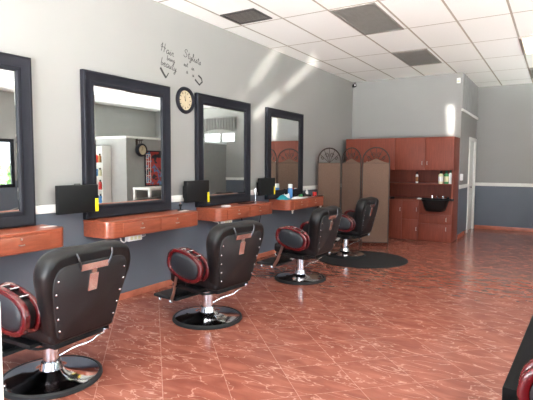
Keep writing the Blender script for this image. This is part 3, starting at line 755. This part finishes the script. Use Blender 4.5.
# ------------------------------------------------------------------ cherry cabinets on the back wall
YC, YB, XE = 9.36, Y1-.002, 2.236
GRP = 'cherry cabinets on the back wall'
def cabinet(name, x0, x1, z0, z1, lab, doors, drawers, toe=0.0):
    t = thing(name, lab, 'cabinet', ((x0+x1)/2, YC, z0), group=GRP); ox = (x0+x1)/2
    mb = MB(); mb.box((x0-ox, .02, toe), (x1-ox, YB-YC, z1-z0), .003)
    if toe: mb.box((x0-ox, .07, 0), (x1-ox, YB-YC, toe+.001))
    mb.build('carcass', 'cherry_z', t)
    for (a, b, c, d_, hx, hz, nm) in doors+drawers:
        o = MB().box((a-ox+.002, 0, c-z0+.002), (b-ox-.002, .0195, d_-z0-.002), .003).build(nm, 'cherry_z', t)
        if hx is not None:
            zc = hz-z0; xc = hx-ox
            MB().tube([(xc, .002, zc-.033), (xc, -.02, zc-.03), (xc, -.02, zc+.03), (xc, .002, zc+.033)], .0065, 8).build('handle', 'satin_nickel', o)
    return t
UZ0, UZ1 = 1.365, 1.992
cabinet('upper_cabinet', .10, 1.13, UZ0, UZ1, 'cherry wall cabinet behind the folding screen, upper left', [(.10, .615, UZ0, UZ1, .57, 1.5, 'door'), (.615, 1.13, UZ0, UZ1, .66, 1.5, 'door')], [])
cabinet('upper_cabinet', 1.13, XE, UZ0, UZ1, 'cherry wall cabinet with two doors above the bottle shelf, upper right', [(1.13, 1.71, UZ0, UZ1, 1.665, 1.5, 'door'), (1.71, XE, UZ0, UZ1, 1.758, 1.5, 'door')], [])
BZ = .775
cabinet('base_cabinet', .10, .98, .0, BZ, 'cherry base cabinet hidden behind the folding screen', [(.10, .54, .01, BZ, .5, .6, 'door'), (.54, .98, .01, BZ, .58, .6, 'door')], [])
cabinet('base_cabinet', .98, 1.62, .0, BZ, 'cherry base cabinet with chrome handles left of the black basin', [(.98, 1.30, .01, BZ, 1.265, .59, 'door'), (1.30, 1.62, .40, BZ, 1.585, .60, 'door'), (1.30, 1.62, .01, .40, 1.585, .22, 'door')], [])
cabinet('base_cabinet', 1.62, XE, .0, BZ, 'cherry base cabinet with drawers under the black basin', [], [(1.62, XE, .52, BZ, None, 0, 'panel'), (1.62, XE, .34, .52, 2.137, .43, 'drawer'), (1.62, XE, .01, .34, 2.137, .25, 'drawer')])
tag(box('countertop', (.10, YC-.01, BZ+.001), (XE-.026, YB, .80), 'cherry_z', bev=.004), 'cherry counter board along the base cabinets', 'counter', GRP)
t = thing('open_shelf', 'open cherry niche with one long shelf between upper and base cabinets', 'shelf', (0, 0, 0), group=GRP)
box('back_panel', (.10, YB-.02, .801), (XE-.026, YB, UZ0-.001), 'cherry_z', t)
box('shelf_board', (.10, YC+.03, 1.085), (XE-.026, YB-.02, 1.108), 'cherry_z', t, .003)
box('side_panel', (XE-.025, YC, BZ+.001), (XE, YB, UZ0-.001), 'cherry_z', t, .003)
# bottles in the niche
ZS = 1.109
bottle('tall_bottle', 1.55, YC+.1, ZS, .026, .22, 'white_plastic', 'black_plastic', 'slim tall bottle standing alone at the middle of the niche shelf', .2, label_m='amber_plastic')
bottle('lotion_bottle', 2.00, YC+.09, ZS, .045, .24, 'cream_plastic', 'black_plastic', 'cream bottle with dark cap, leftmost of the trio on the niche shelf', .2, group='trio of bottles in the niche', label_m='white_plastic')
bottle('lotion_bottle', 2.10, YC+.09, ZS, .045, .245, 'green_plastic', 'dark_green', 'pale green bottle in the middle of the trio on the niche shelf', .2, group='trio of bottles in the niche', label_m='cream_plastic')
bottle('lotion_bottle', 2.178, YC+.07, ZS, .030, .26, 'white_plastic', 'dark_green', 'slim white bottle, rightmost of the trio on the niche shelf', .2, group='trio of bottles in the niche')
# shampoo basins
def basin(xc, lab):
    t = thing('shampoo_basin', lab, 'basin', (xc, YC-.012, .60), group='black shampoo basins')
    def el(a, b, z, cy): return [(x, cy+y, z) for x, y in superell(a, b, 3.2, 36)]
    mb = MB(); cy = -.20
    mb.rings([el(.13, .11, .0, cy+.03), el(.165, .135, .012, cy+.02), el(.20, .165, .10, cy), el(.225, .185, .19, cy), el(.245, .2, .205, cy), el(.25, .2, .222, cy), el(.235, .188, .228, cy), el(.205, .165, .20, cy), el(.175, .14, .10, cy), el(.12, .1, .035, cy+.02)])
    mb.build('bowl', 'black_plastic', t, angle=50)
    MB().box((-.29, -.03, .19), (.29, .008, .235), .008).build('back_ledge', 'black_plastic', t)
    MB().tube(catmull([(.0, -.015, .235), (.0, -.02, .275), (.0, -.07, .285), (.0, -.1, .262)], 5, False), .011, 10).build('faucet', 'chrome', t)
    for s in (-1, 1): MB().lathe([(.001, 0), (.016, 0), (.012, .02), (.02, .03), (.02, .045), (.001, .047)], 14, Matrix.Translation((s*.1, -.012, .235))).build('tap', 'chrome', t)
    MB().tube(catmull([(.17, -.01, .235), (.19, -.03, .26), (.2, -.08, .262), (.22, -.13, .25)], 5, False), .012, 10).build('spray_hose', 'black_plastic', t)
    return t
basin(1.975, 'black shampoo basin on the cabinet front below the bottle trio')
basin(.86, 'black shampoo basin mostly hidden behind the folding screen, only its ledge showing')
cloth('white_towel', 1.665, YC+.06, .8005, .17, .12, .035, 'white_cloth', 'small white towel on the counter left of the black basin', 4)
# wall switch
t = thing('soap_dispenser', 'small white dispenser on the side wall right of the niche', 'dispenser', (XP+.001, 10.06, 1.12))
MB().box((0, -.05, .04), (.05, .05, .17), .012).build('tank', 'white_plastic', t); MB().box((0, -.035, 0), (.045, .035, .04), .008).build('nozzle', 'vent_grey', t)

# ------------------------------------------------------------------ opposite side, seen in the mirrors
t = thing('product_shelf', 'white product shelving reflected in the second mirror', 'shelf', (5.95, 7.955, 0))
mb = MB(); mb.box((-.42, -.26, 0), (-.40, 0, 1.9)); mb.box((.40, -.26, 0), (.42, 0, 1.9)); mb.box((-.4, -.012, 0), (.4, 0, 1.9)); mb.build('case', 'white_paint', t)
SHZ = (.5, .83, 1.16, 1.49, 1.88)
for z in SHZ: box('shelf_board', (-.4, -.26, z-.018), (.4, -.012, z), 'white_paint', t)
bm_ = ['cream_plastic', 'white_plastic', 'amber_plastic', 'blue_plastic', 'dark_green', 'red_plastic', 'black_plastic']
rows = ['lowest', 'second lowest', 'middle', 'upper']
for r_, z in enumerate(SHZ[:-1]):
    for k in range(6):
        col_ = bm_[(k*3+r_*2) % 7]; nm = {'cream_plastic': 'cream', 'white_plastic': 'white', 'amber_plastic': 'amber', 'blue_plastic': 'blue', 'dark_green': 'dark green', 'red_plastic': 'red', 'black_plastic': 'black'}[col_]
        bottle('product_bottle', 5.62+k*.125, 7.80, z+.0005, .042, .2+.02*((k+r_) % 3), col_, 'black_plastic' if k % 2 else 'white_plastic',
               f'{nm} product bottle on the {rows[r_]} board of the reflected shelving', .2, group='bottles on the reflected product shelving')
# double sided station clock on a bracket
t = thing('bracket_clock', 'round bracket clock with black rim reflected in the second mirror', 'clock', (4.84, 8.30, 1.80))
MB().lathe([(.115, -.05), (.15, -.05), (.16, -.03), (.16, .03), (.15, .05), (.115, .05)], 40, RX).build('rim', 'black_frame', t)
MB().lathe([(.001, -.044), (.12, -.044), (.12, .044), (.001, .044)], 40, RX).build('face', 'clock_face', t)
mb = MB(); mb.tube([(0, 0, .155), (0, 0, .24)], .01, 8); mb.tube([(-.06, 0, .24), (.159, 0, .24)], .012, 8); mb.tube(catmull([(.155, 0, .1), (.08, 0, .13), (.05, 0, .24)], 5, False), .008, 8); mb.box((.145, -.03, .02), (.159, .03, .28)); mb.build('bracket', 'wrought_iron', t)
hands = MB(); hands.box((-.0475, -.003, -.01), (-.045, .003, .08)); hands.box((-.0475, -.05, -.004), (-.045, .01, .004)); hands.build('hands', 'ink', t)
t = thing('wall_poster', 'red and blue poster reflected in the second mirror', 'poster', (4.985, 9.0, 1.35))
box('print', (0, -.42, -.42), (.012, .42, .42), 'poster_print', t)
mb = MB()
for lo, hi in (((-.01, -.45, -.45), (.014, .45, -.42)), ((-.01, -.45, .42), (.014, .45, .45)), ((-.01, -.45, -.42), (.014, -.42, .42)), ((-.01, .42, -.42), (.014, .45, .42))): mb.box(lo, hi, .003)
mb.build('frame', 'black_frame', t)
t = thing('wire_rack', 'white wire rack beside the poster, reflected in the second mirror', 'rack', (4.93, 8.62, 1.0))
mb = MB()
for y in (-.07, 0, .07): mb.tube([(0, y, 0), (0, y, .7)], .006, 6)
for z in (.0, .175, .35, .525, .7): mb.tube([(0, -.07, z), (0, .07, z)], .006, 6)
mb.tube([(0, 0, .6), (.068, 0, .6)], .006, 6)
mb.build('wire_grid', 'white_plastic', t)
t = thing('white_table', 'white framed side table reflected at the bottom of the second mirror', 'table', (4.62, 8.72, 0))
box('tabletop', (-.28, -.66, .84), (.28, .66, .90), 'white_paint', t, .006)
for x in (-.25, .25):
    for y in (-.62, .62): box('leg', (x-.03, y-.03, 0), (x+.03, y+.03, .84), 'white_paint', t, .004)
box('lower_shelf', (-.24, -.58, .40), (.24, .58, .42), 'white_paint', t, .003)
for k, (y, m_, nm) in enumerate(((-.42, 'black_plastic', 'black'), (-.12, 'ink', 'dark grey'), (.16, 'red_lacquer', 'red'), (.42, 'cream_plastic', 'cream'))):
    tag(MB().box((4.48, 8.72+y-.11, .421), (4.76, 8.72+y+.11, .64+.03*(k % 2)), .01).build('storage_box', m_), f'{nm} storage box on the lower shelf of the white side table', 'box', 'boxes under the white side table')
vb = MB()
prof = []
for k in range(61):
    x = 4.6+1.36*k/60; prof.append((x, Y2-.06-.015*math.sin(k*1.3)))
zlow = lambda x: 2.46+.10*math.cos((x-5.28)/.68*PI/2)
vb.rings([[(x, y, 2.9), (x, y, zlow(x)), (x, y-.008, zlow(x)), (x, y-.008, 2.9)] for x, y in prof])
tag(vb.build('window_valance', 'valance_cloth'), 'grey gathered valance over the high rear windows reflected in the third mirror', 'curtain')
# hedge outside the side window
for k in range(7):
    random.seed(k); b = bmesh.new(); bmesh.ops.create_icosphere(b, subdivisions=4, radius=1.0)
    for v in b.verts: v.co *= .78+.3*random.random()
    mb = MB(); mb._merge(b, Matrix.Translation((12.2+random.random()*.3, 2.0+k*2.05, .85)) @ Matrix.Diagonal((.9, .92, 1.05, 1)))
    tag(mb.build('hedge_shrub', 'hedge_leaf', smooth=False), 'green shrub outside the side window, reflected in the nearest mirror', 'shrub', 'shrubs outside the side window')
